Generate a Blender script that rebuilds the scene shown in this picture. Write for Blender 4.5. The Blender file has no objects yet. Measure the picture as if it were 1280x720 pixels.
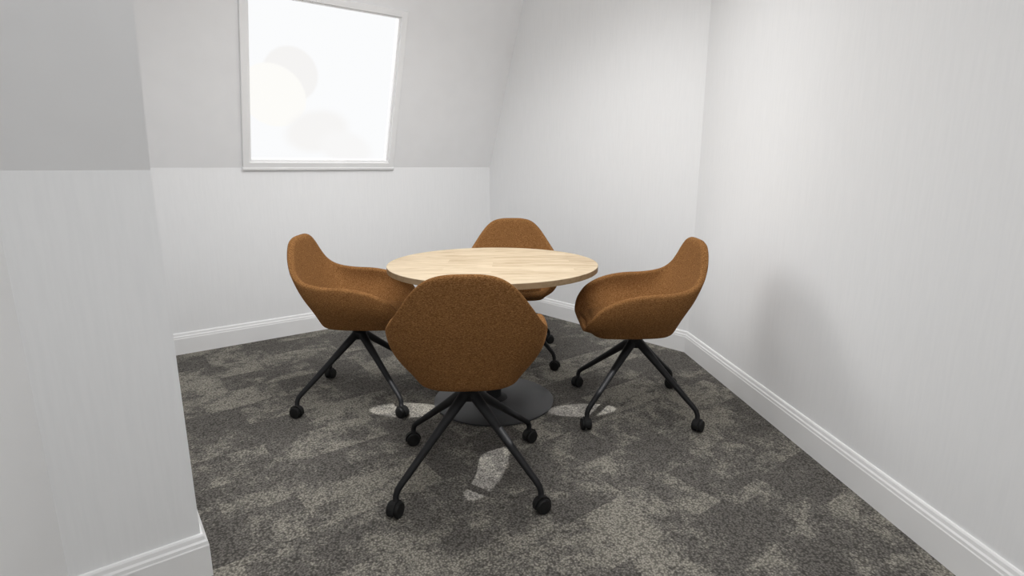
import bpy, bmesh, math, random
from mathutils import Vector, Matrix
S=bpy.context.scene
S.view_settings.view_transform='Standard'
S.view_settings.look='None'
F_PX=693.0; PITCH=12.4; CAM_H=1.225

# ---------------- materials ----------------
def newmat(name):
    m=bpy.data.materials.new(name); m.use_nodes=True
    nt=m.node_tree; b=nt.nodes['Principled BSDF']
    return m,nt,b
def N(nt,t,**k):
    n=nt.nodes.new(t)
    for a,v in k.items(): setattr(n,a,v)
    return n
def setin(n,**k):
    for a,v in k.items(): n.inputs[a.replace('_',' ')].default_value=v
def ramp(nt,fac,stops,interp='LINEAR'):
    r=N(nt,'ShaderNodeValToRGB'); r.color_ramp.interpolation=interp
    el=r.color_ramp.elements
    while len(el)<len(stops): el.new(0.5)
    for e,(p,c) in zip(el,stops):
        e.position=p; e.color=(c[0],c[1],c[2],1)
    nt.links.new(fac,r.inputs[0]); return r
def mapping(nt,src,scale=(1,1,1),rot=(0,0,0),loc=(0,0,0)):
    m=N(nt,'ShaderNodeMapping'); m.inputs['Scale'].default_value=scale
    m.inputs['Rotation'].default_value=rot; m.inputs['Location'].default_value=loc
    nt.links.new(src,m.inputs[0]); return m
def bump(nt,b,h,strength=.2,dist=.002):
    bp=N(nt,'ShaderNodeBump'); bp.inputs['Strength'].default_value=strength; bp.inputs['Distance'].default_value=dist
    nt.links.new(h,bp.inputs['Height']); nt.links.new(bp.outputs[0],b.inputs['Normal'])

def mat_wallpaper():
    m,nt,b=newmat('wallpaper_white')
    tc=N(nt,'ShaderNodeTexCoord')
    mp=mapping(nt,tc.outputs['UV'],(85,5,1))
    n=N(nt,'ShaderNodeTexNoise'); setin(n,Scale=1.0,Detail=3.0,Roughness=.6)
    nt.links.new(mp.outputs[0],n.inputs['Vector'])
    r=ramp(nt,n.outputs['Fac'],[(.36,(.848,.852,.857)),(.62,(.869,.872,.876))])
    nt.links.new(r.outputs[0],b.inputs['Base Color'])
    b.inputs['Roughness'].default_value=.8
    b.inputs['Specular IOR Level'].default_value=.2
    bump(nt,b,n.outputs['Fac'],.03,.002)
    return m
def mat_plain(name,c,rough=.5,spec=.5,metal=0):
    m,nt,b=newmat(name)
    tc=N(nt,'ShaderNodeTexCoord'); n=N(nt,'ShaderNodeTexNoise'); setin(n,Scale=8.0,Detail=1.0)
    nt.links.new(tc.outputs['Object'],n.inputs['Vector'])
    r=ramp(nt,n.outputs['Fac'],[(0.3,[v*.99 for v in c]),(.7,[min(1,v*1.01) for v in c])])
    nt.links.new(r.outputs[0],b.inputs['Base Color'])
    b.inputs['Roughness'].default_value=rough; b.inputs['Specular IOR Level'].default_value=spec
    b.inputs['Metallic'].default_value=metal
    return m
def mat_carpet():
    m,nt,b=newmat('carpet_tiles')
    tc=N(nt,'ShaderNodeTexCoord')
    mp=mapping(nt,tc.outputs['Object'],(1,1,1),(0,0,math.radians(-37.4)))
    br=N(nt,'ShaderNodeTexBrick'); br.offset=.5; br.squash=1
    setin(br,Color1=(0,0,0,1),Color2=(1,1,1,1),Mortar=(.5,.5,.5,1),Scale=1.0)
    br.inputs['Mortar Size'].default_value=0.0
    br.inputs['Brick Width'].default_value=.5; br.inputs['Row Height'].default_value=.25
    nt.links.new(mp.outputs[0],br.inputs['Vector'])
    sc=N(nt,'ShaderNodeVectorMath',operation='SCALE'); sc.inputs['Scale'].default_value=37.0
    nt.links.new(br.outputs['Color'],sc.inputs[0])
    ad=N(nt,'ShaderNodeVectorMath',operation='ADD')
    nt.links.new(mp.outputs[0],ad.inputs[0]); nt.links.new(sc.outputs[0],ad.inputs[1])
    n1=N(nt,'ShaderNodeTexNoise'); setin(n1,Scale=4.2,Detail=10.0,Roughness=.76,Distortion=.2)
    nt.links.new(ad.outputs[0],n1.inputs['Vector'])
    wv=N(nt,'ShaderNodeTexVoronoi'); setin(wv,Scale=140.0)
    nt.links.new(mp.outputs[0],wv.inputs['Vector'])
    n2=N(nt,'ShaderNodeTexNoise'); setin(n2,Scale=110.0,Detail=2.0)
    nt.links.new(mp.outputs[0],n2.inputs['Vector'])
    a=N(nt,'ShaderNodeMath',operation='MULTIPLY_ADD'); a.inputs[1].default_value=.26
    nt.links.new(n2.outputs['Fac'],a.inputs[0]); nt.links.new(n1.outputs['Fac'],a.inputs[2])
    a2=N(nt,'ShaderNodeMath',operation='MULTIPLY_ADD'); a2.inputs[1].default_value=.15
    nt.links.new(br.outputs['Color'],a2.inputs[0]); nt.links.new(a.outputs[0],a2.inputs[2])
    r=ramp(nt,a2.outputs[0],[(.665,(.138,.129,.117)),(.72,(.185,.174,.155)),(.77,(.295,.277,.238))])
    r2=ramp(nt,wv.outputs['Distance'],[(.1,(1.32,1.32,1.32)),(.75,(.42,.42,.42))])
    mx=N(nt,'ShaderNodeMix',data_type='RGBA',blend_type='MULTIPLY'); mx.inputs[0].default_value=1
    nt.links.new(r.outputs[0],mx.inputs[6]); nt.links.new(r2.outputs[0],mx.inputs[7])
    nt.links.new(mx.outputs[2],b.inputs['Base Color'])
    b.inputs['Roughness'].default_value=.95; b.inputs['Specular IOR Level'].default_value=.1
    bump(nt,b,wv.outputs['Distance'],.3,.003)
    return m
def mat_fabric():
    m,nt,b=newmat('rust_tweed_fabric')
    tc=N(nt,'ShaderNodeTexCoord')
    n=N(nt,'ShaderNodeTexNoise'); setin(n,Scale=400.0,Detail=2.0,Roughness=.7)
    nt.links.new(tc.outputs['Object'],n.inputs['Vector'])
    mp=mapping(nt,tc.outputs['Object'],(150,150,620))
    n3=N(nt,'ShaderNodeTexNoise'); setin(n3,Scale=1.0,Detail=1.0)
    nt.links.new(mp.outputs[0],n3.inputs['Vector'])
    a=N(nt,'ShaderNodeMath',operation='ADD'); nt.links.new(n.outputs['Fac'],a.inputs[0]); nt.links.new(n3.outputs['Fac'],a.inputs[1])
    h=N(nt,'ShaderNodeMath',operation='MULTIPLY'); h.inputs[1].default_value=.5; nt.links.new(a.outputs[0],h.inputs[0])
    r=ramp(nt,h.outputs[0],[(.36,(.105,.046,.017)),(.5,(.205,.095,.032)),(.64,(.36,.188,.078))])
    nt.links.new(r.outputs[0],b.inputs['Base Color'])
    b.inputs['Roughness'].default_value=1.0; b.inputs['Specular IOR Level'].default_value=.05
    bump(nt,b,h.outputs[0],.15,.001)
    return m
def mat_wood(name,cols,edge=False):
    m,nt,b=newmat(name)
    tc=N(nt,'ShaderNodeTexCoord')
    br=N(nt,'ShaderNodeTexBrick'); br.offset=.37
    setin(br,Color1=(0,0,0,1),Color2=(1,1,1,1),Mortar=(.5,.5,.5,1),Scale=1.0)
    br.inputs['Mortar Size'].default_value=0; br.inputs['Brick Width'].default_value=.62; br.inputs['Row Height'].default_value=.115
    nt.links.new(tc.outputs['Object'],br.inputs['Vector'])
    sc=N(nt,'ShaderNodeVectorMath',operation='SCALE'); sc.inputs['Scale'].default_value=11.0
    nt.links.new(br.outputs['Color'],sc.inputs[0])
    ad=N(nt,'ShaderNodeVectorMath',operation='ADD')
    nt.links.new(tc.outputs['Object'],ad.inputs[0]); nt.links.new(sc.outputs[0],ad.inputs[1])
    mp=mapping(nt,ad.outputs[0],(3.0,20,20))
    n=N(nt,'ShaderNodeTexNoise'); setin(n,Scale=1.5,Detail=7.0,Roughness=.65,Distortion=1.0)
    nt.links.new(mp.outputs[0],n.inputs['Vector'])
    a=N(nt,'ShaderNodeMath',operation='MULTIPLY_ADD'); a.inputs[1].default_value=.16
    nt.links.new(br.outputs['Color'],a.inputs[0]); nt.links.new(n.outputs['Fac'],a.inputs[2])
    r=ramp(nt,a.outputs[0],[(.40,cols[0]),(.56,cols[1]),(.72,cols[2])])
    nt.links.new(r.outputs[0],b.inputs['Base Color'])
    b.inputs['Roughness'].default_value=.5; b.inputs['Specular IOR Level'].default_value=.3
    bump(nt,b,n.outputs['Fac'],.08,.001)
    return m
WALL=mat_wallpaper(); PAINT=mat_plain('slope_paint',(.83,.83,.835),.85,.15)
TRIM=mat_plain('trim_gloss_white',(.87,.87,.87),.4,.35)
CEIL=mat_plain('ceiling_paint',(.87,.87,.87),.9,.1)
CARPET=mat_carpet(); FAB=mat_fabric()
BLK=mat_plain('black_powder_coat',(.009,.009,.010),.55,.25)
DISC=mat_plain('base_disc_graphite',(.040,.041,.043),.4,.45)
BLK2=mat_plain('black_plastic',(.008,.008,.008),.6,.25)
WOOD=mat_wood('oak_top',[(.37,.275,.17),(.50,.395,.265),(.58,.475,.335)])
EDGE=mat_wood('oak_edge',[(.22,.15,.08),(.29,.20,.11),(.34,.24,.14)])

# ---------------- helpers ----------------
def meshobj(name,verts,faces,mat,parent=None,smooth=False,uvs=None):
    me=bpy.data.meshes.new(name); me.from_pydata([tuple(v) for v in verts],[],faces)
    if uvs:
        ul=me.uv_layers.new(name='UVMap')
        for p in me.polygons:
            for li in p.loop_indices: ul.data[li].uv=uvs[me.loops[li].vertex_index]
    me.materials.append(mat)
    if smooth:
        for p in me.polygons: p.use_smooth=True
    me.update()
    o=bpy.data.objects.new(name,me); S.collection.objects.link(o)
    if parent: o.parent=parent
    return o
def V(*a): return Vector(a)

# ---------------- room ----------------
CR=1.215; CH=2.75; TL=math.tan(math.radians(18.4))
du=Vector((.795,.607)).normalized(); n2=Vector((du.y,-du.x))
A=Vector((-.20,5.056)); B=Vector((1.177,3.562))
R=Vector((1.66,-1.5)); L=Vector((-1.05,-1.5))
C=Vector((-.94,1.474)); D=C-du*.312
bb=(A-C).dot(-n2)
W=C-n2*bb
shift=n2*((CH-CR)*TL)
def p3(p,z): return V(p.x,p.y,z)
def wall(name,pts,origin,dirv,mat=WALL,extra=None):
    vs=[p3(p,z) for p,z in pts]
    uv=[((p-origin).dot(dirv),z) for p,z in pts]
    return meshobj(name,vs,[tuple(range(len(vs)))],mat,uvs=uv)
wall('wall_window_side',[(W,0),(A,0),(A,CR),(W,CR)],W,du)
ab=(B-A).normalized()
wall('wall_back',[(A,0),(B,0),(B,CH),(A,CH)],A,ab)
wall('wall_right',[(B,0),(R,0),(R,CH),(B,CH)],B,(R-B).normalized())
wall('wall_rear',[(R,0),(L,0),(L,CH),(R,CH)],R,(L-R).normalized())
wall('wall_left',[(L,0),(D,0),(D,CR),(D+(L-D)*.35,CH),(L,CH)],L,(D-L).normalized(),TRIM)
wall('wall_alcove_front',[(D,0),(C,0),(C,CR),(D,CR)],D,du)
wall('wall_alcove_side',[(C,0),(W,0),(W,CH),(C+shift,CH),(C,CR)],C,-n2)
# sloped alcove wall
De=D-du*.6
meshobj('wall_alcove_slope',[p3(De,CR),p3(C,CR),p3(C+shift,CH),p3(De+shift,CH)],[(0,1,2,3)],PAINT)
# sloped window wall with opening: coordinates a=distance from A leftwards, r=up slope
upv=V(n2.x*TL,n2.y*TL,1).normalized(); nin=V(du.x,du.y,0).cross(upv).normalized()
if nin.dot(V(n2.x,n2.y,0))<0: nin=-nin
def sp(a,r,o=0): return p3(A-du*a,CR)+upv*r+nin*o
rt=(CH-CR)/upv.z
lenW=(W-A).length
a0,a1,r0,r1=.941,2.033,.0,1.125   # outer frame
fw=.052
ia0,ia1,ir0,ir1=a0+fw,a1-fw,r0+fw,r1-fw
def sheet(al,ar,rl,rh): return [sp(ar,rl),sp(al,rl),sp(al,rh),sp(ar,rh)]
vs=[];fs=[]
for q in [(-.3,ia0,0,rt),(ia1,lenW,0,rt),(ia0,ia1,0,ir0),(ia0,ia1,ir1,rt)]:
    b0=len(vs); vs+=sheet(*q); fs.append((b0,b0+1,b0+2,b0+3))
meshobj('wall_window_slope',vs,fs,PAINT)
# floor and ceiling
poly=[A,B,R,L,D,C,W]
meshobj('floor',[p3(p,0) for p in poly],[tuple(reversed(range(7)))],CARPET)
meshobj('ceiling',[p3(p,CH) for p in poly],[tuple(range(7))],CEIL)

# window
win=bpy.data.objects.new('window_1',None); S.collection.objects.link(win)
def framepiece(name,prof,parent):
    vs=[];fs=[];k=len(prof)
    for (ca,cr,sa,sr) in [(a0,r0,1,1),(a1,r0,-1,1),(a1,r1,-1,-1),(a0,r1,1,-1)]:
        for (i,h) in prof: vs.append(sp(ca+sa*i,cr+sr*i,h))
    for c in range(4):
        for j in range(k):
            fs.append((c*k+j,c*k+(j+1)%k,((c+1)%4)*k+(j+1)%k,((c+1)%4)*k+j))
    return meshobj(name,vs,fs,TRIM,parent)
framepiece('frame_casing',[(0,-.01),(0,.018),(.003,.021),(.040,.021),(.043,.018),(.043,-.07),(.03,-.07)],win)
framepiece('sash',[(.042,-.035),(.042,.004),(.053,.004),(.056,0),(.056,-.035)],win)
vs=[sp(a,r,o) for a in (a0-.004,a1+.004) for (r,o) in [(-.012,0),(-.012,.024),(-.009,.027),(.004,.027),(.006,.022),(.006,0)]]
fs=[(j,(j+1)%6,6+(j+1)%6,6+j) for j in range(6)]+[tuple(range(6)),tuple(range(11,5,-1))]
meshobj('sill_nosing',vs,fs,TRIM,win)
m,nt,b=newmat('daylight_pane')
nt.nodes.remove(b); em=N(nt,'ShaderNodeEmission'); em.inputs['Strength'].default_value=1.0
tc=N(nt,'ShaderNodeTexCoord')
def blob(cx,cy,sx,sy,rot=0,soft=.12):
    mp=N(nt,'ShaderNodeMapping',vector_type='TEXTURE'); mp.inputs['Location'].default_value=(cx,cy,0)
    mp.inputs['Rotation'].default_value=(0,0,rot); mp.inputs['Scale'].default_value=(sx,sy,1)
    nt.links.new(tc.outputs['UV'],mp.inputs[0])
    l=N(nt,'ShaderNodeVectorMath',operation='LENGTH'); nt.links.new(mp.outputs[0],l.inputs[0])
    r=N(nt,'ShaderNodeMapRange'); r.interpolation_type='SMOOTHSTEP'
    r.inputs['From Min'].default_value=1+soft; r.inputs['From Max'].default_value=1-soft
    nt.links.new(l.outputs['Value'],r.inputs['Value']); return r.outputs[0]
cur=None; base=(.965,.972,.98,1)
for (args,col) in [((.27,.56,.18,.17,-.3,.07),(.915,.905,.895)),((.16,.42,.22,.19,-.5,.05),(.985,.975,.945)),((.46,.20,.22,.14,.2,.25),(.925,.915,.905)),((.68,.08,.2,.12,-.3,.3),(.94,.935,.93))]:  # pane's faint reflections painted as soft ellipses in its emission colour
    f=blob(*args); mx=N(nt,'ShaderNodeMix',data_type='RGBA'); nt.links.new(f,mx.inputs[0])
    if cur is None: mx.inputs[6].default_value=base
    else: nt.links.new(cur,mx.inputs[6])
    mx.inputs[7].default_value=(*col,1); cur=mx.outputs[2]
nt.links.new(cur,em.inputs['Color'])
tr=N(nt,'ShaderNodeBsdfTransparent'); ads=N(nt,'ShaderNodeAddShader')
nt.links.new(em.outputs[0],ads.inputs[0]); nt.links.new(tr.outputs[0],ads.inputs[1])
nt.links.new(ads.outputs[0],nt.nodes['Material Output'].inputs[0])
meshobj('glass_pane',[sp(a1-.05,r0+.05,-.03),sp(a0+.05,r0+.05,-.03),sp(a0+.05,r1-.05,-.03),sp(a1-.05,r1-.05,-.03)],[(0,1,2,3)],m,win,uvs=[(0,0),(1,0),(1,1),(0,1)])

# baseboards
prof=[(0,0),(.018,0),(.018,.106),(.016,.110),(.015,.120),(.011,.126),(.009,.138),(.006,.143),(0,.144)]
def baseboard(name,i,pts,closed=True):
    n=len(pts)
    def nrm(a,b):
        d=(b-a).normalized(); return Vector((d.y,-d.x))
    def miter(k):
        n1=nrm(pts[(k-1)%n],pts[k]); n2_=nrm(pts[k],pts[(k+1)%n])
        mm=(n1+n2_); return mm/(mm.dot(n2_))
    vs=[]
    for k in (i,(i+1)%n):
        mm=miter(k)
        for (o,z) in prof: vs.append(p3(pts[k]+mm*o,z))
    q=len(prof)
    fs=[(j,j+1,q+j+1,q+j) for j in range(q-1)]
    return meshobj(name,vs,fs,TRIM)
names=['back','right','rear','left','alcove_front','alcove_side','window_side']
for i,nm in enumerate(names): baseboard('baseboard_'+nm,i,poly)

# ---------------- table ----------------
def lathe(name,prof,mat,parent,seg=64,loc=(0,0,0),sm=True):
    vs=[];fs=[]
    for (r,z) in prof:
        for k in range(seg):
            a=2*math.pi*k/seg; vs.append((r*math.cos(a)+loc[0],r*math.sin(a)+loc[1],z+loc[2]))
    for i in range(len(prof)-1):
        for k in range(seg):
            fs.append((i*seg+k,i*seg+(k+1)%seg,(i+1)*seg+(k+1)%seg,(i+1)*seg+k))
    fs.append(tuple(reversed(range(seg)))); fs.append(tuple(range((len(prof)-1)*seg,len(prof)*seg)))
    o=meshobj(name,vs,fs,mat,parent,smooth=sm)
    if sm:
        o.data.polygons[-1].use_smooth=False; o.data.polygons[-2].use_smooth=False
        o.modifiers.new('es','EDGE_SPLIT').split_angle=math.radians(35)
    return o
TH=.747
tab=bpy.data.objects.new('round_table',None); S.collection.objects.link(tab); tab.location=(-.097,2.776,0)
lathe('table_top',[(.528,TH-.002),(.5272,TH-.0005),(.526,TH)],WOOD,tab,128)
lathe('table_edge',[(.525,TH-.028),(.528,TH-.0265),(.528,TH-.002)],EDGE,tab,128)
lathe('base_disc',[(.315,.001),(.318,.004),(.318,.009),(.312,.013),(.08,.017)],DISC,tab,96)
lathe('column',[(.075,.015),(.07,.022),(.042,.03),(.040,.04),(.040,.69),(.09,.695),(.09,TH-.028)],BLK,tab,48)
for k in range(4):
    a=math.pi/4+k*math.pi/2; c,s=math.cos(a),math.sin(a)
    vs=[]
    for (r,w,z0) in [(.05,.02,.675),(.36,.015,.70)]:
        for (ww,z) in [(-w,z0),(w,z0),(w,TH-.0275),(-w,TH-.0275)]: vs.append((r*c-ww*s,r*s+ww*c,z))
    meshobj('support_arm_%d'%(k+1),vs,[(0,1,2,3),(7,6,5,4),(0,4,5,1),(1,5,6,2),(2,6,7,3),(3,7,4,0)],BLK,tab)

# ---------------- chair ----------------
CTRL=[((0,-.292,.871),(0,-.175)),((.078,-.292,.868),(.07,-.173)),((.136,-.288,.851),(.115,-.163)),((.180,-.279,.816),(.15,-.145)),
((.220,-.264,.765),(.175,-.12)),((.254,-.238,.714),(.190,-.09)),((.280,-.190,.676),(.200,-.05)),((.294,-.10,.656),(.206,.02)),
((.298,.03,.648),(.208,.09)),((.296,.14,.624),(.208,.15)),((.284,.222,.582),(.203,.195)),((.262,.270,.522),(.19,.225)),((.205,.288,.472),(.15,.245)),((.1,.290,.462),(.08,.252)),((0,.290,.462),(0,.252))]
ctrl=[(*a,*b) for a,b in CTRL]
ring=ctrl+[(-c[0],c[1],c[2],-c[3],c[4]) for c in reversed(ctrl[1:-1])]
def cr(p0,p1,p2,p3_,t):
    return [0.5*((2*b)+(-a+c)*t+(2*a-5*b+4*c-d)*t*t+(-a+3*b-3*c+d)*t**3) for a,b,c,d in zip(p0,p1,p2,p3_)]
cols=[]
nR=len(ring); SUBD=5
for i in range(nR):
    for k in range(SUBD):
        cols.append(cr(ring[i-1],ring[i],ring[(i+1)%nR],ring[(i+2)%nR],k/SUBD))
def lerp(a,b,t): return a+(b-a)*t
def shell_mesh():
    vs=[];rows=None
    for c in cols:
        Rm=V(c[0],c[1],c[2]); Bo=V(c[3],c[4],.447)
        out=V(Rm.x,Rm.y if Rm.y<0 else Rm.y*.35,0)
        out=out.normalized() if out.length>1e-6 else V(0,-1,0)
        pr=[]
        for s,z in [(.3,.418),(.7,.419),(.86,.422),(.95,.431)]: pr.append(V(c[3]*s,c[4]*s,z))
        H=Rm.z-.447; bl=max(0,min(1,H/.15)); side=abs(out.x)
        for t in [0,.08,.2,.35,.5,.65,.8,.92]:
            p=lerp(Bo,Rm,t)+out*((.016+.013*side)*bl*math.sin(math.pi*t)); pr.append(p)
        Ri=Rm-out*.036
        pr.append(Rm); pr.append(Rm-out*.006+V(0,0,.009)); pr.append(Rm-out*.018+V(0,0,.013)); pr.append(Rm-out*.030+V(0,0,.008))
        Si=V(c[3]*.88,c[4]*.88 if c[4]<0 else c[4]*.93,.482)
        for t in [0,.12,.3,.5,.7,.85,.96]:
            p=lerp(Ri,Si,t); p+=out*((.018+.012*side)*bl*math.sin(math.pi*t)); 
            if p.z<.475: p.z=lerp(p.z,.480,min(1,t*1.5))
            pr.append(p)
        for s,z in [(.975,.480),(.95,.490),(.90,.496),(.80,.498),(.6,.499),(.3,.498)]: pr.append(V(Si.x*s,Si.y*s,z))
        rows=len(pr); vs+=pr
    n=len(cols); fs=[]
    for i in range(n):
        j=(i+1)%n
        for r in range(rows-1): fs.append((i*rows+r,i*rows+r+1,j*rows+r+1,j*rows+r))
    b0=len(vs); vs.append(V(0,0,.418)); vs.append(V(0,0,.498))
    for i in range(n):
        j=(i+1)%n
        fs.append((i*rows,j*rows,b0)); fs.append((j*rows+rows-1,i*rows+rows-1,b0+1))
    return vs,fs
SV,SF=shell_mesh()
def tube(path,radii,seg=12):
    vs=[];fs=[]
    for i,(x,z) in enumerate(path):
        a=path[max(0,i-1)]; b_=path[min(len(path)-1,i+1)]
        t=Vector((b_[0]-a[0],b_[1]-a[1])).normalized(); nn=Vector((-t.y,t.x))
        rw,rh=radii[i]
        for k in range(seg):
            an=2*math.pi*k/seg
            vs.append((x+nn.x*rh*math.sin(an),rw*math.cos(an),z+nn.y*rh*math.sin(an)))
    for i in range(len(path)-1):
        for k in range(seg): fs.append((i*seg+k,i*seg+(k+1)%seg,(i+1)*seg+(k+1)%seg,(i+1)*seg+k))
    fs.append(tuple(range(seg))); fs.append(tuple(reversed(range((len(path)-1)*seg,len(path)*seg))))
    return vs,fs
LV,LF=tube([(.0,.372),(.05,.336),(.18,.236),(.31,.136),(.34,.114),(.358,.098),(.366,.080),(.368,.055)],
 [(.025,.024),(.022,.0205),(.0165,.0155),(.0135,.013),(.0125,.0125),(.012,.012),(.0115,.0115),(.011,.011)])
def wheel_geo():
    vs=[];fs=[]
    seg=24
    def cyl(profile):
        b0=len(vs)
        for (r,y) in profile:
            for k in range(seg):
                a=2*math.pi*k/seg; vs.append((r*math.cos(a),y,r*math.sin(a)+.029))
        for i in range(len(profile)-1):
            for k in range(seg): fs.append((b0+i*seg+k,b0+i*seg+(k+1)%seg,b0+(i+1)*seg+(k+1)%seg,b0+(i+1)*seg+k))
        fs.append(tuple(b0+k for k in range(seg))); e=b0+(len(profile)-1)*seg; fs.append(tuple(e+k for k in reversed(range(seg))))
    for s in (-1,1):
        cyl([(.022,s*.006),(.028,s*.008),(.029,s*.012),(.029,s*.019),(.026,s*.023),(.010,s*.024)])
    b0=len(vs); m_=13
    for y in (-.010,.010):
        for r in (.024,.034):
            for k in range(m_):
                a=math.radians(-10+200*k/(m_-1)); vs.append((r*math.cos(a),y,r*math.sin(a)+.029))
    def id(y,r,k): return b0+(y*2+r)*m_+k
    for k in range(m_-1):
        fs.append((id(0,1,k),id(0,1,k+1),id(1,1,k+1),id(1,1,k)))
        fs.append((id(0,0,k),id(0,1,k),id(0,1,k+1),id(0,0,k+1)))
        fs.append((id(1,0,k),id(1,1,k),id(1,1,k+1),id(1,0,k+1)))
        fs.append((id(0,0,k),id(0,0,k+1),id(1,0,k+1),id(1,0,k)))
    return vs,fs
WV,WF=wheel_geo()
rnd=random.Random(4)
def chair(x,y,yaw,base_yaw):
    e=bpy.data.objects.new('swivel_armchair',None); S.collection.objects.link(e); e.location=(x,y,0)
    sh=meshobj('upholstered_shell',SV,SF,FAB,e,smooth=True); sh.rotation_euler=(0,0,math.radians(yaw))
    sh.modifiers.new('sub','SUBSURF').levels=1; sh.modifiers[-1].render_levels=1
    lathe('column',[(.030,.330),(.038,.345),(.038,.372),(.028,.385),(.024,.40),(.024,.412),(.075,.414),(.08,.421)],BLK,e,32)
    for k in range(4):
        a=math.radians(base_yaw+45+90*k)
        l=meshobj('leg_%d'%(k+1),LV,LF,BLK,e,smooth=True); l.rotation_euler=(0,0,a)
        w=meshobj('caster_%d'%(k+1),WV,WF,BLK2,e); w.location=(.372*math.cos(a),.372*math.sin(a),.0)
        w.rotation_euler=(0,0,rnd.uniform(0,math.pi))
    return e
# local front is +Y
chair(-.168,2.04,3,3)       # near
chair(-.81,2.83,-90,0)      # left
chair(.624,2.69,90,-2)       # right
chair(0.0,3.49,180,0)        # far

# ---------------- lights ----------------
def area(name,loc,sx,sy,power,tgt=None,spread=180):
    l=bpy.data.lights.new(name,'AREA'); l.shape='RECTANGLE'; l.size=sx; l.size_y=sy; l.energy=power; l.spread=math.radians(spread)
    o=bpy.data.objects.new(name,l); S.collection.objects.link(o); o.location=loc
    if tgt: o.rotation_euler=(Vector(tgt)-Vector(loc)).to_track_quat('-Z','Y').to_euler()
    return o
area('overhead_fill',(-.15,2.6,2.72),1.5,1.5,26,None,140)  # overhead fill added for the room's general brightness, no fixture modelled
area('overhead_fill',(0.1,-.2,2.72),1.5,1.5,26,None,165)  # unseen fill added above the camera to lift the alcove walls
area('window_wall_fill',(.40,1.5,2.55),.9,.35,12,(-1.0,4.2,1.1),120)  # fill added and tilted to brighten the window wall
def spot(loc,tgt,rad_t,power,sx=1,rad=.008):  # narrow spot added and stretched to throw a bright patch on the floor
    d=(Vector(tgt)-Vector(loc)).length
    l=bpy.data.lights.new('floor_patch_spot','SPOT'); l.energy=power; l.spot_size=2*math.atan(rad_t/d); l.spot_blend=.1; l.shadow_soft_size=rad
    o=bpy.data.objects.new('floor_patch_spot',l); S.collection.objects.link(o); o.location=loc
    o.rotation_euler=(Vector(tgt)-Vector(loc)).to_track_quat('-Z','Y').to_euler(); o.scale=(sx,1,1); return o
P=560
spot((-.6,1.0,2.7),(-.54,2.65,0),.075,P,2.6)
spot((.55,1.0,2.7),(.36,2.65,0),.065,P,2.8)
spot((1.1,1.75,2.7),(-.10,2.07,0),.065,P*.75,3.4)
sl=bpy.data.lights.new('daylight_sun','SUN'); sl.energy=1.5; sl.angle=math.radians(32); sl.color=(1,.99,.97)
so=bpy.data.objects.new('daylight_sun',sl); S.collection.objects.link(so); so.location=(-4,5,4)
so.rotation_euler=Vector((2.05,-1.15,-1.15)).to_track_quat('-Z','Y').to_euler()
w=bpy.data.worlds.new('world'); S.world=w; w.use_nodes=True
w.node_tree.nodes['Background'].inputs[0].default_value=(1,1,1,1); w.node_tree.nodes['Background'].inputs[1].default_value=.0

cam=bpy.data.cameras.new('camera'); co=bpy.data.objects.new('camera',cam); S.collection.objects.link(co)
co.location=(0,0,CAM_H); co.rotation_euler=(math.radians(90-PITCH),0,0)
cam.sensor_width=36; cam.lens=36*F_PX/1280; cam.clip_start=.02
S.camera=co
